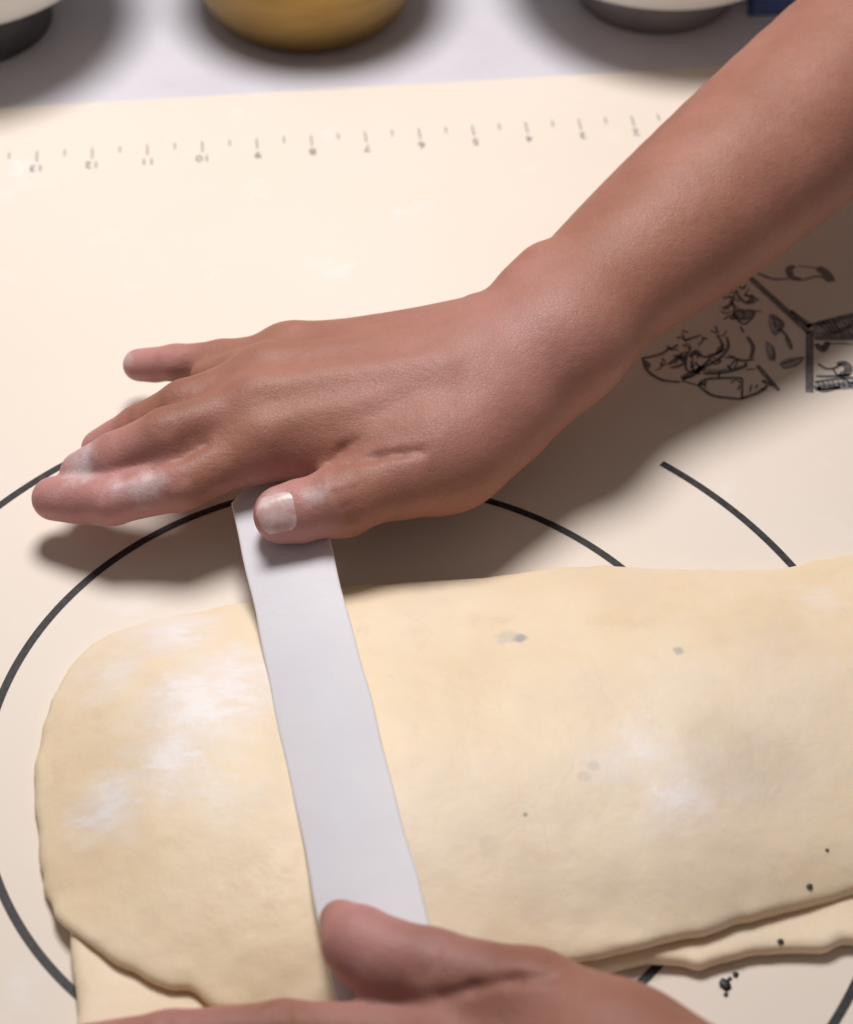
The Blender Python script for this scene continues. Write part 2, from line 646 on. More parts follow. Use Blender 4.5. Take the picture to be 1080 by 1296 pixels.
def ring_arc(r, a0, a1, wd, name):
    n = max(12, int(abs(a1 - a0) / 1.2))
    V, F = [], []
    for i in range(n + 1):
        a = math.radians(a0 + (a1 - a0) * i / n)
        for rr in (r - wd / 2, r + wd / 2):
            V.append((rr * math.cos(a), rr * math.sin(a), ZI))
    for i in range(n):
        F.append((2 * i, 2 * i + 1, 2 * i + 3, 2 * i + 2))
    return mesh_obj(name, V, F, M_ink, mat_o, smooth=False)


R1, R2 = 0.1280, 0.1817
pa = at(838, 586)
gap_out = math.degrees(math.atan2(pa.y, pa.x))
pb = at(606, 629)
gap_in = math.degrees(math.atan2(pb.y, pb.x))
ring_arc(R1, gap_in, gap_in - 352, 0.0030, 'printed_ring')
ring_arc(R2, gap_out, gap_out - 342, 0.0030, 'printed_ring')

# ruler: a long tick each inch with its number (read from the other side), a short tick each half inch
def tick_mesh(ln, wd):
    me = bpy.data.meshes.new('tick_mark')
    me.from_pydata([(-wd / 2, -ln, 0), (wd / 2, -ln, 0), (wd / 2, 0, 0), (-wd / 2, 0, 0)], [], [(0, 1, 2, 3)])
    me.materials.append(M_faint)
    return me
t_long, t_short = tick_mesh(0.0085, 0.0006), tick_mesh(0.0050, 0.0006)
num_cache = {}
def number_mesh(s):
    cu = bpy.data.curves.new('n', 'FONT')
    cu.body = s
    cu.size = 0.0070
    cu.align_x = 'CENTER'
    cu.resolution_u = 4
    t = bpy.data.objects.new('n', cu)
    C.objects.link(t)
    bpy.context.view_layer.update()
    me = bpy.data.meshes.new_from_object(t.evaluated_get(bpy.context.evaluated_depsgraph_get()))
    bpy.data.objects.remove(t)
    me.name = 'printed_number'
    if not me.materials: me.materials.append(M_faint)
    else: me.materials[0] = M_faint
    return me
for k in range(-4, 33):
    inch = 9 - (k / 2 - 0)
    u = base_u + k * 0.0127 - 0.0
    if k < -8: continue
    x, y = mp2(u, RUL + 0.002)
    lng = k % 2 == 0
    o = bpy.data.objects.new('tick_mark', t_long if lng else t_short)
    C.objects.link(o)
    o.location = (x, y, ZI)
    o.rotation_euler.z = TH
    o.parent = mat_o
    if lng and inch >= 1:
        x, y = mp2(u, RUL - 0.0090)
        o = bpy.data.objects.new('printed_number', number_mesh(str(int(inch))))
        C.objects.link(o)
        o.location = (x, y, ZI)
        o.rotation_euler.z = TH + math.pi
        o.parent = mat_o
for k in range(-10, -4):
    inch = 9 - k / 2
    u = base_u + k * 0.0127
    x, y = mp2(u, RUL + 0.002)
    lng = k % 2 == 0
    o = bpy.data.objects.new('tick_mark', t_long if lng else t_short)
    C.objects.link(o); o.location = (x, y, ZI); o.rotation_euler.z = TH; o.parent = mat_o
    if lng:
        x, y = mp2(u, RUL - 0.0090)
        o = bpy.data.objects.new('printed_number', number_mesh(str(int(inch))))
        C.objects.link(o); o.location = (x, y, ZI); o.rotation_euler.z = TH + math.pi; o.parent = mat_o


# sketches printed on the mat: strokes and washes of ink
def strokes(name, lines, mat, z=ZI):
    V, F = [], []
    for pts, wd in lines:
        P = catmull([np.array(at(*p))[:2] for p in pts], 5, False) if len(pts) > 2 else np.array([np.array(at(*p))[:2] for p in pts])
        T = np.gradient(P, axis=0)
        T /= np.linalg.norm(T, axis=1)[:, None] + 1e-12
        N = np.stack([-T[:, 1], T[:, 0]], 1)
        m = len(P)
        b0 = len(V)
        for i in range(m):
            ww = wd * 0.001 * (0.45 + 0.55 * math.sin(math.pi * (0.15 + 0.7 * i / max(m - 1, 1)))) / 2
            V.append((*(P[i] - N[i] * ww), z))
            V.append((*(P[i] + N[i] * ww), z))
        for i in range(m - 1):
            F.append((b0 + 2 * i, b0 + 2 * i + 1, b0 + 2 * i + 3, b0 + 2 * i + 2))
    return mesh_obj(name, V, F, mat, mat_o, smooth=False)


def blob(name, polys, mat, z=ZI * 0.6):
    V, F = [], []
    for pts in polys:
        P = catmull([np.array(at(*p))[:2] for p in pts], 4, True)
        b0 = len(V)
        V += [(*p, z) for p in P]
        F.append(tuple(range(b0, b0 + len(P))))
    return mesh_obj(name, V, F, mat, mat_o, smooth=False)


def zz(ox, oy, s, pts):
    return [(ox + x / s, oy + y / s) for x, y in pts]


A = lambda *p: zz(850, 320, 4.696, p)
Bz = lambda *p: zz(760, 300, 3.375, p)
strokes('printed_crate', [
    (A((455, 140), (820, 480)), 3.2), (A((475, 140), (840, 470)), 1.0),
    (A((822, 470), (820, 830)), 4.6), (A((850, 505), (1080, 500), (1500, 492)), 4.0),
    (A((800, 440), (1080, 372), (1300, 340)), 3.0), (A((850, 810), (1080, 785), (1400, 770)), 3.4),
    (A((850, 770), (1060, 745), (1300, 760)), 1.6), (A((705, 345), (830, 440)), 3.4),
    (A((860, 420), (960, 480)), 1.1), (A((890, 410), (975, 480)), 1.1), (A((925, 405), (990, 478)), 1.1),
    (A((955, 400), (1010, 475)), 1.1), (A((840, 480), (1000, 470), (1100, 400)), 1.2),
    (A((980, 460), (1120, 420)), 1.0), (A((870, 800), (900, 820), (1000, 800)), 2.2)], M_draw)
strokes('printed_fruit', [
    (A((860, 540), (900, 580), (930, 530)), 3.0), (A((870, 660), (920, 690), (970, 685), (1010, 660)), 1.4),
    (A((985, 665), (1030, 660), (1052, 690), (1035, 725), (1000, 715)), 3.6), (A((960, 690), (990, 730), (1080, 780)), 1.2),
    (A((870, 560), (960, 540), (1080, 545)), 0.7), (A((860, 735), (960, 735), (1060, 725)), 1.6)], M_draw)
strokes('printed_bottle', [
    (A((510, 120), (600, 155), (700, 155)), 1.2), (A((530, 130), (580, 150)), 0.8),
    (A((730, 80), (700, 100), (715, 145), (770, 160)), 3.2), (A((745, 78), (880, 92)), 0.9), (A((770, 165), (880, 140), (935, 175)), 1.0),
    (A((870, 90), (915, 120), (955, 170)), 4.4)], M_draw)
blob('printed_leaf', [
    A((580, 370), (630, 375), (660, 430), (630, 490), (590, 470)),
    A((560, 530), (610, 560), (620, 640), (575, 630)),
    A((680, 480), (720, 540), (715, 580), (680, 540)),
    A((640, 660), (700, 625), (790, 620), (750, 665), (680, 690))], M_wash)
strokes('printed_leaf', [
    (A((590, 375), (640, 400), (660, 430), (630, 470)), 2.0), (A((610, 390), (620, 450)), 1.6), (A((640, 450), (680, 490), (715, 570)), 1.5),
    (A((600, 560), (610, 620), (580, 630)), 1.3), (A((650, 665), (720, 640), (790, 622)), 1.1), (A((660, 690), (740, 670), (785, 630)), 0.9)], M_draw)
sk = [
    (A((330, 500), (335, 570), (270, 640), (180, 680), (140, 650)), 1.5), (A((450, 500), (485, 560), (470, 630)), 1.8),
    (A((340, 610), (410, 640), (490, 635)), 1.5), (A((160, 790), (220, 750), (420, 745)), 1.6), (A((420, 745), (420, 870)), 1.4),
    (A((160, 790), (250, 850), (410, 870)), 1.6), (A((410, 870), (520, 830), (570, 790)), 1.6), (A((510, 670), (570, 740), (640, 820)), 2.2),
    (A((540, 760), (600, 790)), 2.6), (A((190, 720), (300, 715), (430, 680), (440, 650)), 1.6), (A((110, 620), (150, 590), (170, 610)), 2.2),
    (A((270, 490), (300, 540), (290, 590), (220, 610)), 1.2), (A((140, 600), (220, 620), (320, 570)), 1.4),
    (A((60, 750), (130, 710), (200, 680)), 2.6), (A((60, 760), (160, 790)), 1.2), (A((120, 640), (130, 700), (170, 720)), 1.3)]
sk += [
    (Bz((180, 520), (200, 570), (260, 610), (340, 620)), 1.5), (Bz((175, 520), (260, 500), (300, 470)), 1.3), (Bz((185, 530), (205, 545), (200, 560)), 2.0),
    (Bz((290, 545), (330, 520), (370, 510)), 1.8), (Bz((300, 560), (350, 545), (360, 515)), 1.6), (Bz((310, 510), (340, 515), (350, 530)), 1.6),
    (Bz((350, 610), (400, 590), (430, 560), (470, 520)), 1.4), (Bz((370, 490), (365, 560), (390, 580)), 1.2), (Bz((350, 400), (375, 410)), 1.4),
    (Bz((360, 440), (400, 430), (430, 420)), 1.2), (Bz((285, 465), (300, 480), (330, 460)), 1.4), (Bz((470, 400), (500, 410), (490, 380)), 1.0)]
rs = random.Random(5)
for cx, cy, rx, ry, n_ in ((230, 560, 170, 90, 15), (330, 700, 180, 90, 10), (400, 320, 90, 90, 14), (60, 640, 120, 90, 9), (470, 800, 120, 50, 3)):
    for _ in range(n_):
        x, y = cx + rs.uniform(-rx, rx), cy + rs.uniform(-ry, ry)
        a = rs.uniform(0, 6.28)
        l = rs.uniform(14, 42)
        q = rs.uniform(-0.9, 0.9)
        sk.append((A((x, y), (x + l * math.cos(a), y + l * math.sin(a)), (x + 1.7 * l * math.cos(a + q), y + 1.7 * l * math.sin(a + q))), rs.uniform(0.5, 1.0)))
strokes('printed_vegetables', sk, M_draw)
for poly in (A((190, 690), (300, 690), (420, 670), (420, 690), (300, 712), (190, 716)), A((370, 340), (480, 345), (470, 390), (400, 400)),
             A((860, 425), (1000, 400), (1080, 385), (1080, 480), (860, 480)), A((860, 780), (1080, 760), (1300, 770), (1080, 810), (870, 815))):
    blob('printed_shading', [poly], M_wash, ZI * 0.3)
hat = []
for i_ in range(16):
    hat.append((A((880 + i_ * 26, 412 - i_ * 4), (930 + i_ * 26, 478)), 0.8))
strokes('printed_hatching', hat, M_draw)
hat = []
for i_ in range(12):
    hat.append((A((868 + i_ * 30, 760), (880 + i_ * 30, 800)), 0.7))
strokes('printed_hatching', hat, M_draw)
strokes('printed_scribble', [
    (A((305, 270), (360, 265), (350, 310), (300, 330)), 1.6), (A((335, 235), (365, 230)), 1.5), (A((385, 220), (400, 260), (440, 300)), 1.5),
    (A((430, 250), (480, 270), (450, 300), (500, 290)), 1.8), (A((370, 350), (420, 340), (430, 390), (380, 385), (370, 350)), 1.4),
    (A((430, 345), (485, 345), (480, 385), (430, 390)), 1.4), (A((390, 395), (430, 425), (475, 395)), 1.2), (A((410, 440), (430, 475)), 1.5),
    (A((470, 250), (515, 285)), 2.0), (A((360, 310), (400, 330)), 1.2), (A((390, 180), (420, 215), (445, 190)), 1.2), (A((310, 340), (345, 330)), 1.0)], M_draw)


# ------------------------------------------------------------------ dough
def poly_sd(P, X, Y):
    """signed distance of grid points to a closed polygon"""
    d = np.full(X.shape, 1e9)
    ins = np.zeros(X.shape, bool)
    n = len(P)
    for i in range(n):
        a, b = P[i], P[(i + 1) % n]
        ex, ey = b - a
        wx, wy = X - a[0], Y - a[1]
        t = np.clip((wx * ex + wy * ey) / (ex * ex + ey * ey + 1e-15), 0, 1)
        d = np.minimum(d, (wx - ex * t) ** 2 + (wy - ey * t) ** 2)
        cr = (a[1] > Y) != (b[1] > Y)
        with np.errstate(divide='ignore', invalid='ignore'):
            xi = a[0] + (Y - a[1]) * ex / (ey if abs(ey) > 1e-12 else 1e-12)
        ins ^= cr & (X < xi)
    d = np.sqrt(d)
    return np.where(ins, -d, d)


def smin(a, b, k):
    h = np.maximum(k - np.abs(a - b), 0) / k
    return np.minimum(a, b) - h * h * k * 0.25


def slab(poly, zlo, zhi, rad, vox, lump, seed, extra=None, dm=0.0):
    P = np.array(poly)
    lo_ = np.array([P[:, 0].min() - 0.012, P[:, 1].min() - 0.012, -0.003])
    hi_ = np.array([P[:, 0].max() + 0.012, P[:, 1].max() + 0.012, 0.055])
    F = Field(lo_, hi_, vox)
    ax = [F.lo[i] + vox * np.arange(F.n[i]) for i in range(3)]
    X, Y = np.meshgrid(ax[0], ax[1], indexing='ij')
    d2 = poly_sd(P, X, Y)
    p3 = np.stack([X, Y, np.zeros_like(X)], -1)
    nz = vnoise(p3, 0.055, seed) * lump + vnoise(p3, 0.022, seed + 1) * lump * 0.35 + vnoise(p3, 0.009, seed + 2) * lump * 0.10
    d2 = d2 + vnoise(p3, 0.014, seed + 3) * 0.0011 + vnoise(p3, 0.0055, seed + 4) * 0.0006
    dome = np.clip(-d2 / 0.075, 0, 1)
    top = zhi(X, Y) + nz + dm * (1 - (1 - dome) ** 2)
    bot = zlo(X, Y) if callable(zlo) else np.full_like(X, zlo)
    if extra is not None: top = top + extra(X, Y)
    half = (top - bot) / 2
    mid = (top + bot) / 2
    r = np.minimum(rad, half * 0.96)
    Z = ax[2][None, None, :]
    qx = (d2 + r)[:, :, None]
    qz = np.abs(Z - mid[:, :, None]) - (half - r)[:, :, None]
    F.d = (np.minimum(np.maximum(qx, qz), 0) + np.hypot(np.maximum(qx, 0), np.maximum(qz, 0)) - r[:, :, None]).astype(np.float32)
    F.polish(1)
    return F.mesh()


def put_attr(o, name, vals):
    a = o.data.attributes.new(name, 'FLOAT', 'POINT')
    a.data.foreach_set('value', np.ascontiguousarray(vals, np.float32))


def soft_spots(V, spots):
    r = np.zeros(len(V))
    for p, rad, amt in spots:
        d = np.linalg.norm(V - np.array(p), axis=1) / rad
        r = np.maximum(r, amt * np.clip(1 - d, 0, 1) ** 0.7)
    return r


# the strip's axis, used by the dough to take its pressed groove
ST0, ST1 = atn(350, 640, 0.0226), atn(490, 1240, 0.0256)

ze = 0.0085
top_px = [(45, 955), (52, 905), (72, 860), (98, 822), (135, 797), (190, 780), (260, 768), (330, 757), (430, 742), (520, 732), (620, 727),
          (700, 718), (760, 715), (830, 720), (900, 723), (985, 722), (1040, 711), (1110, 703), (1230, 735), (1300, 850), (1290, 980), (1220, 1080),
          (1120, 1120), (1030, 1145), (950, 1165), (860, 1188), (770, 1208), (680, 1232), (560, 1268), (430, 1287), (330, 1283), (268, 1276), (245, 1258), (215, 1250),
          (170, 1230), (130, 1208), (95, 1180), (66, 1145), (52, 1090), (44, 1020)]
top_poly = catmull([np.array(at(px, py, ze if py > 1000 else 0.006))[:2] for px, py in top_px], 5)
low_px = [(90, 1170), (92, 1230), (96, 1290), (110, 1360), (250, 1385), (450, 1370), (620, 1320), (720, 1250), (775, 1226), (815, 1221), (865, 1221), (885, 1228), (905, 1219), (960, 1208), (1000, 1203),
          (1045, 1204), (1070, 1193), (1120, 1185), (1220, 1150), (1290, 1060), (1280, 850), (1180, 745), (1000, 740), (700, 745), (420, 765), (220, 800), (130, 900), (95, 1050)]
low_poly = catmull([np.array(at(px, py, 0.004))[:2] for px, py in low_px], 5)


def press(X, Y):
    a, b = ST0[:2], ST1[:2]
    e = b - a
    L = np.linalg.norm(e)
    e = e / L
    s = ((X - a[0]) * e[0] + (Y - a[1]) * e[1]) / L
    dd = np.abs((X - a[0]) * e[1] - (Y - a[1]) * e[0])
    return -0.0012 * np.exp(-(dd / 0.018) ** 4) * np.clip((s + 0.1) * 4, 0, 1)


def top_h(X, Y):
    # a little higher toward the right, where the roll is thickest
    return 0.0100 + 0.0025 * np.clip((X - 0.02) / 0.18, 0, 1)


dough = empty('dough', (0.06, 0.0, 0.0))
tag(dough, 'pale yellow folded dough dusted with flour, flattened on the mat', 'dough')
D_spots = [(658, 808, 0.0032, (0.30, 0.33, 0.35), 0.8), (640, 806, 0.0055, (0.50, 0.48, 0.44), 0.45),
           (858, 824, 0.0028, (0.36, 0.34, 0.33), 0.6), (752, 970, 0.003, (0.58, 0.53, 0.47), 0.5),
           (740, 983, 0.0028, (0.58, 0.53, 0.47), 0.5), (665, 1031, 0.0012, (0.20, 0.16, 0.12), 0.7),
           (620, 1070, 0.005, (0.64, 0.54, 0.42), 0.4), (935, 960, 0.024, (0.60, 0.49, 0.38), 0.3),
           (975, 960, 0.020, (0.60, 0.49, 0.38), 0.25)]
V, Q = slab(top_poly, 0.0060, top_h, 0.0018, 0.0011, 0.0009, 3, press, 0.0118)
# let the fold sag onto the mat where nothing lies under it (its left end and far edge)
dl = poly_sd(low_poly, V[:, 0], V[:, 1])
sag = np.clip((dl + 0.030) / 0.045, 0, 1)
sag = sag * sag * (3 - 2 * sag)
front = np.clip((atn(100, 1120, 0.01)[1] - V[:, 1]) / 0.02, 0, 1)
sag = sag * (1 - front)
zt = np.clip((V[:, 2] - 0.0060) / 0.006, 0, 1)
V[:, 2] -= sag * (1 - zt) * 0.0058 + sag * zt * 0.0046
fold = quads_obj('upper_fold', V, Q, None, dough)


def surf(px, py):
    d = fwd + rt * ((px - PW / 2) / FPX) + up * (-(py - PH / 2) / FPX)
    bpy.context.view_layer.update()
    ok, loc, nrm, _ = fold.ray_cast(CAM, d.normalized())
    return np.array(loc if ok else at(px, py, 0.02))


M_dough = mat_dough([(surf(px, py), r_, c_, a_) for px, py, r_, c_, a_ in D_spots])
fold.data.materials.append(M_dough)
fl_sp = [(surf(250, 890), 0.034, 0.9), (surf(225, 960), 0.03, 0.8), (surf(290, 860), 0.03, 0.9), (surf(225, 800), 0.03, 0.75), (surf(140, 1020), 0.024, 0.8),  # floury areas that also carry the lamp's sheen as pale colour
         (surf(270, 990), 0.024, 0.6), (surf(860, 1000), 0.022, 0.72), (surf(810, 950), 0.022, 0.62), (surf(890, 985), 0.026, 0.5), (surf(780, 960), 0.02, 0.6), (surf(1030, 760), 0.02, 0.5),
         (surf(340, 780), 0.02, 0.5), (surf(150, 850), 0.025, 0.6)]
put_attr(fold, 'flour', soft_spots(V, fl_sp))


def low_h(X, Y):
    return 0.0062 + 0.0 * X


V, Q = slab(low_poly, 0.0003, low_h, 0.0022, 0.0012, 0.0006, 9)
inside = np.clip(-poly_sd(top_poly, V[:, 0], V[:, 1]) / 0.02, 0, 1)
V[:, 2] = np.where(V[:, 2] > 0.0035, V[:, 2] - 0.0030 * inside, V[:, 2])
low = quads_obj('lower_layer', V, Q, M_dough, dough)
put_attr(low, 'flour', np.zeros(len(V)))


# ------------------------------------------------------------------ the white plastic strip
def build_strip():
    a, b = ST0, ST1
    e = (b - a)
    L = np.linalg.norm(e)
    e /= L
    side = np.cross(e, [0, 0, 1.0])
    side /= np.linalg.norm(side)          # points to the image's left when e runs toward the viewer
    tilt = math.radians(-7)
    nz = np.cross(side, e)
    if nz[2] < 0: nz = -nz
    s2 = side * math.cos(tilt) + nz * math.sin(tilt)
    n2 = nz * math.cos(tilt) - side * math.sin(tilt)
    V, F = [], []
    th, n = 0.0024, 40
    prof = []
    for cx, cz, a0 in ((1, 1, 0), (-1, 1, 90), (-1, -1, 180), (1, -1, 270)):
        for i in range(4):
            an = math.radians(a0 + 30 * i)
            prof.append((cx, cz, math.cos(an), math.sin(an)))
    bev = 0.0009
    m = len(prof)
    for i in range(n + 1):
        t = i / n
        u = -0.012 + (L + 0.030) * t
        # rounded ends
        endd = min(u + 0.012, L + 0.018 - u)
        hw = 0.0158 + 0.0006 * t + 0.00025 * math.sin(t * 17) + 0.00015 * math.sin(t * 41 + 1)
        if endd < 0.006: hw -= 0.006 * (1 - math.sqrt(max(0, 1 - (1 - endd / 0.006) ** 2)))
        bow = -0.0016 * math.sin(math.pi * min(max(t, 0), 1)) * 1.0
        for cx, cz, c_, s_ in prof:
            x = cx * (hw - bev) + c_ * bev
            z = cz * (th / 2 - bev) + s_ * bev
            V.append(a + e * u + s2 * x + n2 * (z + bow))
    for i in range(n):
        for j in range(m):
            k = (j + 1) % m
            F.append((i * m + j, i * m + k, (i + 1) * m + k, (i + 1) * m + j))
    F.append(tuple(reversed(range(m))))
    F.append(tuple(range(n * m, (n + 1) * m)))
    o = mesh_obj('plastic_strip', V, F, M_plastic)
    md = o.modifiers.new('edge', 'EDGE_SPLIT')
    md.split_angle = math.radians(50)
    return tag(o, 'long milky white plastic strip pressed across the dough, held at both ends', 'scraper strip')


strip = build_strip()


# ------------------------------------------------------------------ hands
def nail(name, parent, tip, back, upv, r, ln, wd, off=0.0):
    """curved nail plate on the distal segment; tip/back are axis points, upv the nail's facing"""
    tip, back, upv = np.array(tip), np.array(back), np.array(upv, float)
    e = tip - back
    e /= np.linalg.norm(e)
    upv = upv - e * (upv @ e)
    upv /= np.linalg.norm(upv)
    sd = np.cross(e, upv)
    V, F = [], []
    nu, nv = 12, 14
    for layer in (0, 1):
        for i in range(nu + 1):
            u = -1 + 2 * i / nu
            for j in range(nv + 1):
                v = j / nv
                wv = wd * (0.80 + 0.20 * min(1, v * 2.2)) / 2
                # rounded cuticle and free edge
                l0 = -0.10 * (1 - u * u) + 0.10
                l1 = 0.90 + 0.16 * (1 - u * u)
                y = ln * (l0 + (l1 - l0) * v)
                ang = u * wv / r
                rr = r * (1.0 + 0.012) - 0.00035 * layer - 0.0010 * v * v - 0.0006 * (1 - v) ** 4 - 0.0004 * abs(u) ** 6
                V.append(tip + e * (y - ln * 0.86 + off) + upv * (rr * math.cos(ang)) + sd * (rr * math.sin(ang)))
    st = (nu + 1) * (nv + 1)
    for i in range(nu):
        for j in range(nv):
            a = i * (nv + 1) + j
            F.append((a, a + 1, a + nv + 2, a + nv + 1))
            F.append((st + a, st + a + nv + 1, st + a + nv + 2, st + a + 1))
    for j in range(nv):
        for i in (0, nu):
            a = i * (nv + 1) + j
            F.append((a, st + a, st + a + 1, a + 1) if i == 0 else (a, a + 1, st + a + 1, st + a))
    for i in range(nu):
        for j in (0, nv):
            a, b = i * (nv + 1) + j, (i + 1) * (nv + 1) + j
            F.append((a, b, st + b, st + a) if j == 0 else (a, st + a, st + b, b))
    return mesh_obj(name, V, F, M_nail, parent)


def P(*a): return atn(*a)


def wrinkles(F, joint, axis, upv, r, n=3, gap=0.0022, depth=0.0007, wide=0.55):
    """knuckle creases: short grooves across the back of a joint"""
    axis = axis / np.linalg.norm(axis)
    upv = np.array(upv, float)
    upv = upv - axis * (upv @ axis)
    upv /= np.linalg.norm(upv)
    sd = np.cross(axis, upv)
    for i in range(n):
        c = joint + axis * (i - (n - 1) / 2) * gap
        pts = []
        for t in np.linspace(-wide, wide, 5):
            pts.append(c + (upv * math.cos(t) + sd * math.sin(t)) * (r + 0.0004) + axis * 0.0008 * math.cos(t * 4) * (i - 1))
        for a, b in zip(pts[:-1], pts[1:]):
            F.cut(a, b, depth, depth, 0.0012)


def build_far_hand():
    P = lambda x, y, z: atn(x, y, z - 0.004)
    fore = [P(1330, -110, 0.108), P(1078, 98, 0.081), P(892, 258, 0.065), P(766, 362, 0.056)]
    wrist = P(700, 430, 0.052)
    mcp_i, mcp_m, mcp_r, mcp_p = P(328, 566, 0.040), P(326, 517, 0.045), P(335, 480, 0.044), P(362, 450, 0.038)
    F = Field(np.array([-0.150, 0.030, 0.0]), np.array([0.285, 0.46, 0.172]), 0.0011)
    nup = (-0.25, -0.1, 1)
    ax_ = catmull(fore + [wrist], 6, False)
    rr_ = catmull(np.array([[0.047], [0.0425], [0.0372], [0.0300], [0.0262]]), 6, False)[:, 0]
    F.chain(ax_, rr_, 0.0012, flat=((-0.35, -0.1, 1), 1.18))
    # carpals and metacarpals
    carp = P(625, 472, 0.047)
    F.add(wrist, carp, 0.0270, 0.0285, 0.016, flat=(nup, 1.30))
    for m, k0, rr in ((mcp_i, P(590, 505, 0.048), 0.0118), (mcp_m, P(590, 470, 0.051), 0.0120), (mcp_r, P(595, 452, 0.048), 0.0115), (mcp_p, P(600, 438, 0.044), 0.0105)):
        F.add(k0, m, 0.0150, rr, 0.014)
    # thick of the palm under the bones
    F.add(P(590, 520, 0.038), P(370, 560, 0.034), 0.0175, 0.0115, 0.014)
    F.add(P(590, 480, 0.036), P(390, 500, 0.033), 0.0170, 0.0120, 0.014)
    F.add(P(600, 440, 0.036), P(400, 470, 0.033), 0.0150, 0.0110, 0.014)
    # heel of the thumb
    F.add(P(635, 522, 0.044), P(560, 586, 0.040), 0.0185, 0.0165, 0.010)
    F.add(P(690, 462, 0.045), P(622, 532, 0.041), 0.0200, 0.0190, 0.010)
    # end of the ulna
    F.add(P(670, 370, 0.061), P(692, 350, 0.063), 0.0125, 0.0130, 0.007)
    # tendons on the back
    for m, k0 in ((mcp_i, P(560, 488, 0.060)), (mcp_m, P(560, 462, 0.063)), (mcp_r, P(562, 452, 0.058)), (mcp_p, P(575, 440, 0.053))):
        F.add(k0, m + np.array([0.004, 0, 0.0085]), 0.0032, 0.0042, 0.009)
    # knuckle heads
    for m, r_ in ((mcp_i, 0.0098), (mcp_m, 0.0102), (mcp_r, 0.0096), (mcp_p, 0.0085)):
        F.add(m + np.array([0.001, 0, 0.0022]), m + np.array([0.0, 0, 0.0022]), r_, r_, 0.008)
    F.d = np.minimum(F.d, 0.03)
    F.melt(P(715, 455, 0.062), 0.045, 22)
    F.melt(P(560, 500, 0.060), 0.045, 3)
    # fingers: joints and radii
    fi = [mcp_i, P(228, 612, 0.037), P(142, 633, 0.030), P(68, 630, 0.024)]
    fm = [mcp_m, P(212, 550, 0.046), P(146, 578, 0.037), P(104, 597, 0.028)]
    fr = [mcp_r, P(234, 512, 0.041), P(176, 541, 0.031), P(128, 567, 0.0215)]
    fp = [mcp_p, P(282, 456, 0.032), P(222, 459, 0.028), P(176, 461, 0.0235)]
    for f, rs in ((fi, (0.0112, 0.0098, 0.0090, 0.0078)), (fm, (0.0115, 0.0098, 0.0088, 0.0078)), (fr, (0.0110, 0.0092, 0.0082, 0.0072)), (fp, (0.0094, 0.0079, 0.0070, 0.0060))):
        F.chain(f, rs, 0.0028, kb=0.006)
        mid = (f[2] * 0.45 + f[3] * 0.55)                  # finger pad
        F.add(mid - np.array([0, 0, 0.0015]), f[3] - np.array([0, 0, 0.001]), rs[3] * 1.04, rs[3] * 0.92, 0.003)
    # webs between the finger roots
    for a, b in ((mcp_i, mcp_m), (mcp_m, mcp_r), (mcp_r, mcp_p)):
        F.add(a * 0.85 + fi[1] * 0.15 if a is mcp_i else a, b, 0.0085, 0.0085, 0.006)
    F.add(P(300, 470, 0.038), P(258, 476, 0.034), 0.008, 0.0055, 0.006)
    # thumb
    th = [P(575, 577, 0.040), P(508, 606, 0.041), P(432, 634, 0.040), P(358, 650, 0.038)]
    F.chain(th, (0.0185, 0.0138, 0.0118, 0.0098), 0.004, kb=0.012)
    F.add(th[2], th[2] + 1e-5, 0.0121, 0.0121, 0.005)
    F.add(th[3] * 0.75 + th[2] * 0.25 + np.array([0, 0, -0.0012]), th[3] + np.array([0.0, 0, -0.001]), 0.0112, 0.0096, 0.004)
    # web of the thumb
    F.add(P(545, 560, 0.042), P(440, 575, 0.037), 0.0105, 0.0080, 0.010)
    F.add(P(545, 552, 0.0475), P(400, 570, 0.0405), 0.0115, 0.0090, 0.010)
    # the fold beside the thumb's root, and a slanting crease on the web
    F.groove([(412, 590), (440, 584), (475, 578), (505, 573), (534, 572)], 0.0013, 0.0005, 0.0030)
    F.groove([(450, 558), (432, 570), (420, 584)], 0.0006, 0.0, 0.003)
    F.groove([(120, 612), (150, 604), (190, 594), (230, 578), (262, 562)], 0.0012, 0.0, 0.003)
    # creases over the finger joints
    for f, rs in ((fi, 0.0100), (fm, 0.0102), (fr, 0.0096), (fp, 0.0083)):
        wrinkles(F, f[1], f[2] - f[0], (0.0, -0.25, 1), rs, 3, 0.0024, 0.0007)
        wrinkles(F, f[2], f[3] - f[1], (0.0, -0.25, 1), rs * 0.92, 2, 0.0020, 0.0006)
    wrinkles(F, th[2], th[3] - th[1], (0.0, -0.6, 1), 0.0118, 3, 0.0026, 0.0004, 0.8)
    F.polish(1)
    V, Q = F.mesh()
    o = quads_obj('hand', V, Q, M_skin)
    tag(o, 'bare hand with floury outstretched fingers, thumb gripping the strip near the mat\'s ring, forearm raised', 'hand')
    put_attr(o, 'pink', soft_spots(V, [(fi[3], 0.040, 1.0), (fi[2], 0.034, 0.95), (fm[3], 0.026, 1.0), (fr[3], 0.022, 1.0), (fp[3], 0.032, 1.0), (th[3], 0.026, 1.0), (fi[2] * .5 + fi[1] * .5, 0.02, 0.5), (P(640, 420, .07), 0.05, 0.35), (P(560, 470, .065), 0.05, 0.25)]))
    put_attr(o, 'dark', soft_spots(V, [(fm[1] + np.array([.004, 0, .008]), 0.014, 0.6), (fr[1] + np.array([0, 0, .008]), 0.012, 0.5), (fi[1] + np.array([0, 0, .008]), 0.012, 0.3), (P(256, 556, 0.052), 0.010, 0.8), (th[2] + np.array([0, 0, .01]), 0.010, 0.5), (P(500, 572, .052), .010, .8)]))  # darker knuckles; shade in the thumb fold is painted in too
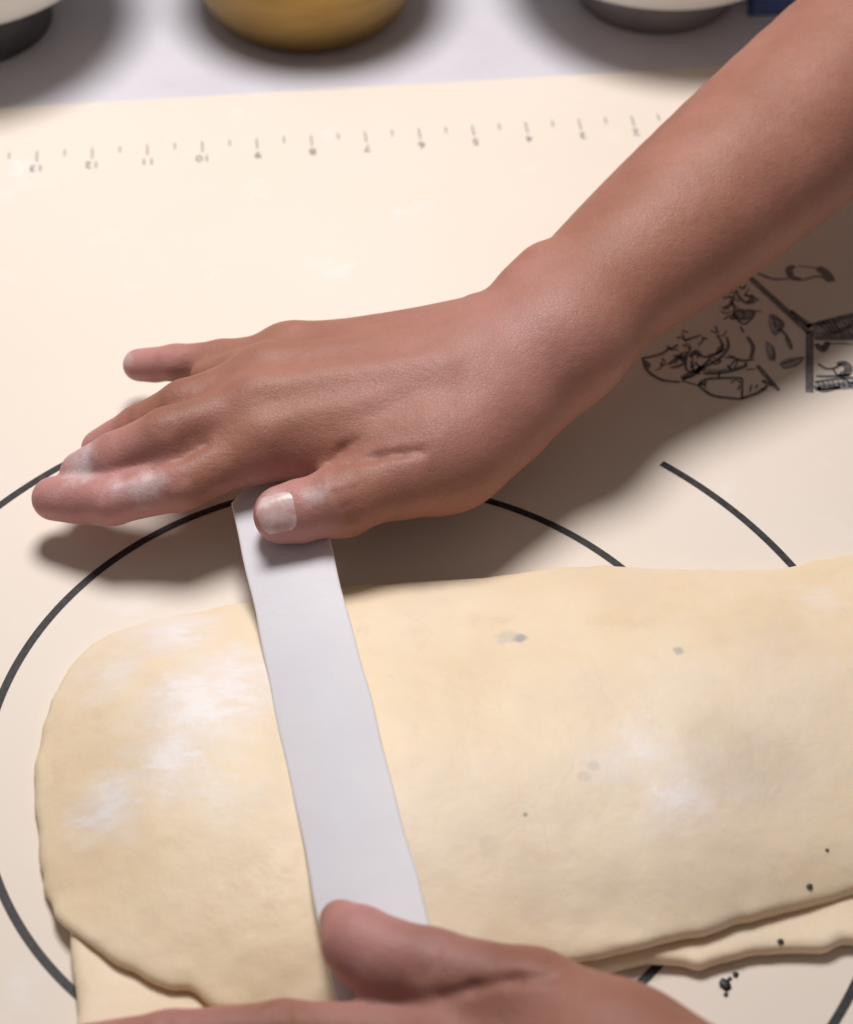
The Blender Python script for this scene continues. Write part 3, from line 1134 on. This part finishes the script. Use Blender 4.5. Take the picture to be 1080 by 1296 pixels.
    put_attr(o, 'flour', soft_spots(V, [(P(180, 612, 0.044), 0.017, 0.95), (P(150, 618, 0.040), 0.014, 0.8), (P(200, 608, 0.046), 0.009, 1.0), (P(108, 588, 0.036), 0.018, 1.0), (P(96, 575, 0.032), 0.012, 1.0), (P(80, 618, 0.032), 0.022, 0.55), (P(150, 456, 0.026), 0.010, 0.6), (th[3] + np.array([-.004, -.003, .008]), 0.012, 0.9), (P(398, 628, .05), .010, .9), (P(150, 456, 0.028), 0.012, 0.9)]))
    nail('fingernail', o, th[3] + np.array([0, 0, -0.0006]), th[2], (-0.05, -0.62, 0.78), 0.0115, 0.0195, 0.0165, 0.0052)
    nail('fingernail', o, fm[3], fm[2], (-0.35, 0.0, 1), 0.0082, 0.0110, 0.0115, 0.0012)
    nail('fingernail', o, fr[3], fr[2], (-0.35, 0.1, 1), 0.0076, 0.0105, 0.0105, 0.0012)
    nail('fingernail', o, fp[3], fp[2], (-0.3, 0.15, 1), 0.0064, 0.0095, 0.0088, 0.0012)
    nail('fingernail', o, fi[3], fi[2], (-0.1, 0.9, 0.75), 0.0082, 0.0110, 0.0112, 0.0012)
    return o


def build_near_hand():
    F = Field(np.array([-0.125, -0.270, 0.001]), np.array([0.300, -0.020, 0.125]), 0.0011)
    wrist = P(1010, 1450, 0.052)
    fore = [wrist, P(1180, 1570, 0.062), P(1420, 1740, 0.080)]
    F.chain(fore, [0.0270, 0.0300, 0.0360], 0.014, flat=((0, 0, 1), 1.2))
    mcp_i, mcp_m, mcp_r, mcp_p = P(560, 1322, 0.030), P(575, 1405, 0.033), P(600, 1460, 0.032), P(645, 1510, 0.028)
    for m, k0, rr in ((mcp_i, P(865, 1420, 0.044), 0.0120), (mcp_m, P(890, 1435, 0.050), 0.0120), (mcp_r, P(905, 1475, 0.048), 0.0115), (mcp_p, P(920, 1510, 0.042), 0.0105)):
        F.add(k0, m, 0.0165, rr, 0.014)
    F.add(P(850, 1400, 0.036), P(620, 1390, 0.026), 0.0170, 0.0120, 0.014)
    F.add(P(870, 1460, 0.034), P(660, 1460, 0.026), 0.0165, 0.0115, 0.014)
    fi = [mcp_i, P(360, 1309, 0.0235), P(215, 1318, 0.0205), P(112, 1328, 0.0175)]
    fm = [mcp_m, P(360, 1385, 0.0285), P(205, 1385, 0.022), P(100, 1390, 0.014)]
    fr = [mcp_r, P(400, 1450, 0.0285), P(260, 1450, 0.021), P(165, 1450, 0.012)]
    fp = [mcp_p, P(500, 1520, 0.024), P(410, 1520, 0.018), P(335, 1520, 0.0095)]
    for f, rs in ((fi, (0.0112, 0.0098, 0.0088, 0.0076)), (fm, (0.0115, 0.0098, 0.0088, 0.0078)), (fr, (0.0110, 0.0092, 0.0082, 0.0072)), (fp, (0.0094, 0.0079, 0.0070, 0.0060))):
        F.chain(f, rs, 0.0028, kb=0.006)
    # thumb lying on the strip
    th = [P(785, 1345, 0.040), P(672, 1268, 0.0385), P(545, 1226, 0.0382), P(462, 1200, 0.0360)]
    F.chain(th, (0.0200, 0.0150, 0.0112, 0.0108), 0.004, kb=0.010)
    F.add(P(490, 1222, 0.0352), P(452, 1192, 0.0346), 0.0115, 0.0092, 0.005)
    F.add(P(448, 1185, 0.0350), P(430, 1164, 0.0340), 0.0090, 0.0062, 0.005)
    F.add(th[0], P(895, 1430, 0.046), 0.0200, 0.0230, 0.012)
    F.add(P(700, 1300, 0.036), P(590, 1320, 0.030), 0.0130, 0.0100, 0.010)
    for f, rs in ((fi, 0.0100), (fm, 0.0102), (fr, 0.0096), (fp, 0.0083)):
        wrinkles(F, f[1], f[2] - f[0], (0.0, -0.1, 1), rs, 3)
        wrinkles(F, f[2], f[3] - f[1], (0.0, -0.1, 1), rs * 0.92, 2, 0.0018)
    wrinkles(F, th[2], th[3] - th[1], (0.0, -0.3, 1), 0.0112, 3, 0.0026, 0.0006)
    F.groove([(560, 1262), (600, 1250), (650, 1240), (700, 1238)], 0.0009, 0.0, 0.003)
    F.polish(1)
    V, Q = F.mesh()
    o = quads_obj('hand', V, Q, M_skin)
    tag(o, 'bare hand lying along the dough\'s lower layer, thumb pressing the strip end', 'hand')
    put_attr(o, 'pink', soft_spots(V, [(th[3], 0.026, 1.0), (th[2], 0.022, 0.6), (fi[3], 0.02, 0.8), (fm[3], 0.02, 0.8), (fr[3], 0.02, 0.8), (fp[3], 0.018, 0.8), (fi[2], 0.03, 0.4)]))
    put_attr(o, 'dark', soft_spots(V, [(P(620, 1215, .052), 0.02, 0.5), (P(540, 1185, .048), 0.014, 0.5)]))  # shade along the thumb's upper edge, put into the skin colour
    put_attr(o, 'flour', np.zeros(len(V)))
    nail('fingernail', o, th[3] + np.array([-0.004, 0.002, 0.0]), th[2], (0.1, 0.9, 0.25), 0.0105, 0.0135, 0.0130, 0.0)
    for f, r_ in ((fi, 0.0080), (fm, 0.0082), (fr, 0.0076), (fp, 0.0064)):
        nail('fingernail', o, f[3], f[2], (-0.2, -0.1, 1), r_, 0.0105, r_ * 1.4, 0.0012)
    return o


far_hand = build_far_hand()
near_hand = build_near_hand()


# ------------------------------------------------------------------ bowls behind the mat
def lathe(name, prof, mat, parent, seg=72):
    V, F = [], []
    n = len(prof)
    for i in range(seg):
        a = 2 * math.pi * i / seg
        for r, z in prof:
            V.append((r * math.cos(a), r * math.sin(a), z))
    for i in range(seg):
        j = (i + 1) % seg
        for k in range(n - 1):
            F.append((i * n + k, j * n + k, j * n + k + 1, i * n + k + 1))
    F = [tuple(f) for f in F]
    me = bpy.data.meshes.new(name)
    me.from_pydata(V, [], F)
    import bmesh
    bm = bmesh.new()
    bm.from_mesh(me)
    bmesh.ops.remove_doubles(bm, verts=bm.verts, dist=1e-6)
    bmesh.ops.recalc_face_normals(bm, faces=bm.faces)
    bm.to_mesh(me)
    bm.free()
    o = link_mesh(name, me, mat)
    o.parent = parent
    return o


def cprof(pts, n=6):
    return [tuple(p) for p in catmull(pts, n, False)]


ZC = -MT


def footed_bowl(loc, fr_, fh, rim, h, label, fm_):
    t = empty('bowl', loc)
    lathe('foot', [(0, 0.0), (fr_ - 0.003, 0.0), (fr_, 0.002), (fr_ * 1.02, fh * 0.5), (fr_ * 1.0, fh + 0.003), (0, fh + 0.003)], fm_, t)
    outer = cprof([(0.0, fh), (fr_ * 0.9, fh + 0.0005), (fr_ * 1.35, fh + 0.008), (rim * 0.86, fh + h * 0.42), (rim, fh + h)])
    inner = cprof([(rim - 0.003, fh + h + 0.0008), (rim * 0.86 - 0.0045, fh + h * 0.44), (fr_ * 1.3, fh + 0.013), (fr_ * 0.8, fh + 0.006), (0.0, fh + 0.0055)])
    lathe('shell', outer + [(rim - 0.0008, fh + h + 0.0012)] + inner, M_white, t)
    return tag(t, label, 'bowl')


c = at(-42, 28, ZC)
footed_bowl((c.x, c.y, ZC), 0.0430, 0.024, 0.090, 0.050, 'white bowl on a tall dark grey foot, beside the brass bowl', M_rubber)
c = at(828, -9, ZC)
footed_bowl((c.x, c.y, ZC), 0.0400, 0.0165, 0.086, 0.050, 'white bowl on a low grey foot ring, next to the blue cloth', M_foot)

c = at(390, 8, ZC)
t = empty('bowl', (c.x, c.y, ZC))
outer = cprof([(0, 0.0), (0.036, 0.0), (0.047, 0.004), (0.0545, 0.016), (0.060, 0.040), (0.0625, 0.066)])
inner = cprof([(0.0605, 0.0665), (0.058, 0.040), (0.0525, 0.017), (0.045, 0.006), (0.034, 0.002), (0, 0.002)])
lathe('shell', outer + inner, M_brass, t)
lathe('rolled_rim', [(0.0615 + 0.0022 * math.cos(a), 0.0665 + 0.0022 * math.sin(a)) for a in np.linspace(0, 2 * math.pi, 13)], M_brass, t)
tag(t, 'brushed brass bowl standing between two white bowls', 'bowl')

# folded blue cloth
V, F = [], []
o0 = at(1024, 4, ZC)
nx, ny = 40, 30
lay = []
for s in (0, 1):
    for i in range(nx + 1):
        for j in range(ny + 1):
            u, v = i / nx, j / ny
            x, y = (u - 0.22) * 0.15, (v - 0.12) * 0.11
            ed = min(u, 1 - u, v, 1 - v)
            puff = min(1, ed / 0.06) ** 0.5
            z = 0.0105 * puff + 0.0022 * math.sin(u * 9 + v * 4) * puff + 0.0012 * math.sin(v * 17 + u * 5) * puff + 0.0008
            V.append((o0.x + x + 0.002 * math.sin(v * 9), o0.y + y + 0.002 * math.sin(u * 8), ZC + (z if s else 0.0004)))
st = (nx + 1) * (ny + 1)
for i in range(nx):
    for j in range(ny):
        a = i * (ny + 1) + j
        F.append((st + a, st + a + ny + 1, st + a + ny + 2, st + a + 1))
        F.append((a, a + 1, a + ny + 2, a + ny + 1))
for i in range(nx):
    for j in (0, ny):
        a, b = i * (ny + 1) + j, (i + 1) * (ny + 1) + j
        F.append((a, b, st + b, st + a) if j == 0 else (b, a, st + a, st + b))
for j in range(ny):
    for i in (0, nx):
        a, b = i * (ny + 1) + j, i * (ny + 1) + j + 1
        F.append((b, a, st + a, st + b) if i == 0 else (a, b, st + b, st + a))
tag(mesh_obj('cloth', V, F, M_blue), 'folded blue cloth on the counter beside a white bowl', 'cloth')


# ------------------------------------------------------------------ bits of black filling
def crumb(px, py, z, size, seed, label, el=1.0, rot=0.0):
    r = np.random.default_rng(seed)
    V, F = [], []
    nu, nv = 10, 7
    for i in range(nv + 1):
        th_ = math.pi * i / nv
        for j in range(nu):
            ph = 2 * math.pi * j / nu
            k = 1 + r.uniform(-0.28, 0.28)
            if i in (0, nv): k = 1
            V.append((size * k * el * math.sin(th_) * math.cos(ph), size * k * math.sin(th_) * math.sin(ph), size * 0.32 * k * math.cos(th_)))
    for i in range(nv):
        for j in range(nu):
            F.append((i * nu + j, (i + 1) * nu + j, (i + 1) * nu + (j + 1) % nu, i * nu + (j + 1) % nu))
    o = mesh_obj('crumb', V, F, M_crumb)
    p = at(px, py, z)
    o.location = (p.x, p.y, z + size * 0.22)
    o.rotation_euler.z = rot
    return tag(o, label, 'crumb', 'black bits of filling')


crumb(918, 1247, 0.0, 0.0021, 1, 'biggest black crumb of the cluster lying on the mat', 0.8, 0.3)
crumb(931, 1234, 0.0, 0.0010, 2, 'medium black crumb on the mat between the biggest crumb and the dough')
crumb(924, 1239, 0.0, 0.0007, 3, 'tiny black crumb on the mat between the biggest and the medium crumb')
crumb(919, 1259, 0.0, 0.0008, 4, 'small black crumb on the mat, on the biggest crumb\'s side away from the dough')
DZ = {}
bpy.context.view_layer.update()


def on_dough(px, py, size, seed, label):
    d = fwd + rt * ((px - PW / 2) / FPX) + up * (-(py - PH / 2) / FPX)
    best = None
    for o in (fold, low):
        mi = o.matrix_world.inverted()
        ok, loc, nrm, _ = o.ray_cast(mi @ CAM, (mi.to_3x3() @ d).normalized())
        if ok:
            wl = o.matrix_world @ loc
            if best is None or (wl - CAM).length < (best - CAM).length: best = wl
    if best is not None:
        crumb(px, py, best.z, size, seed, label)


on_dough(988, 1192, 0.0010, 5, 'black crumb stuck on the lower layer of dough')
on_dough(1025, 1122, 0.0010, 6, 'black crumb stuck on the upper fold near its edge')
on_dough(1047, 1076, 0.0006, 7, 'tiny black crumb stuck high on the upper fold')
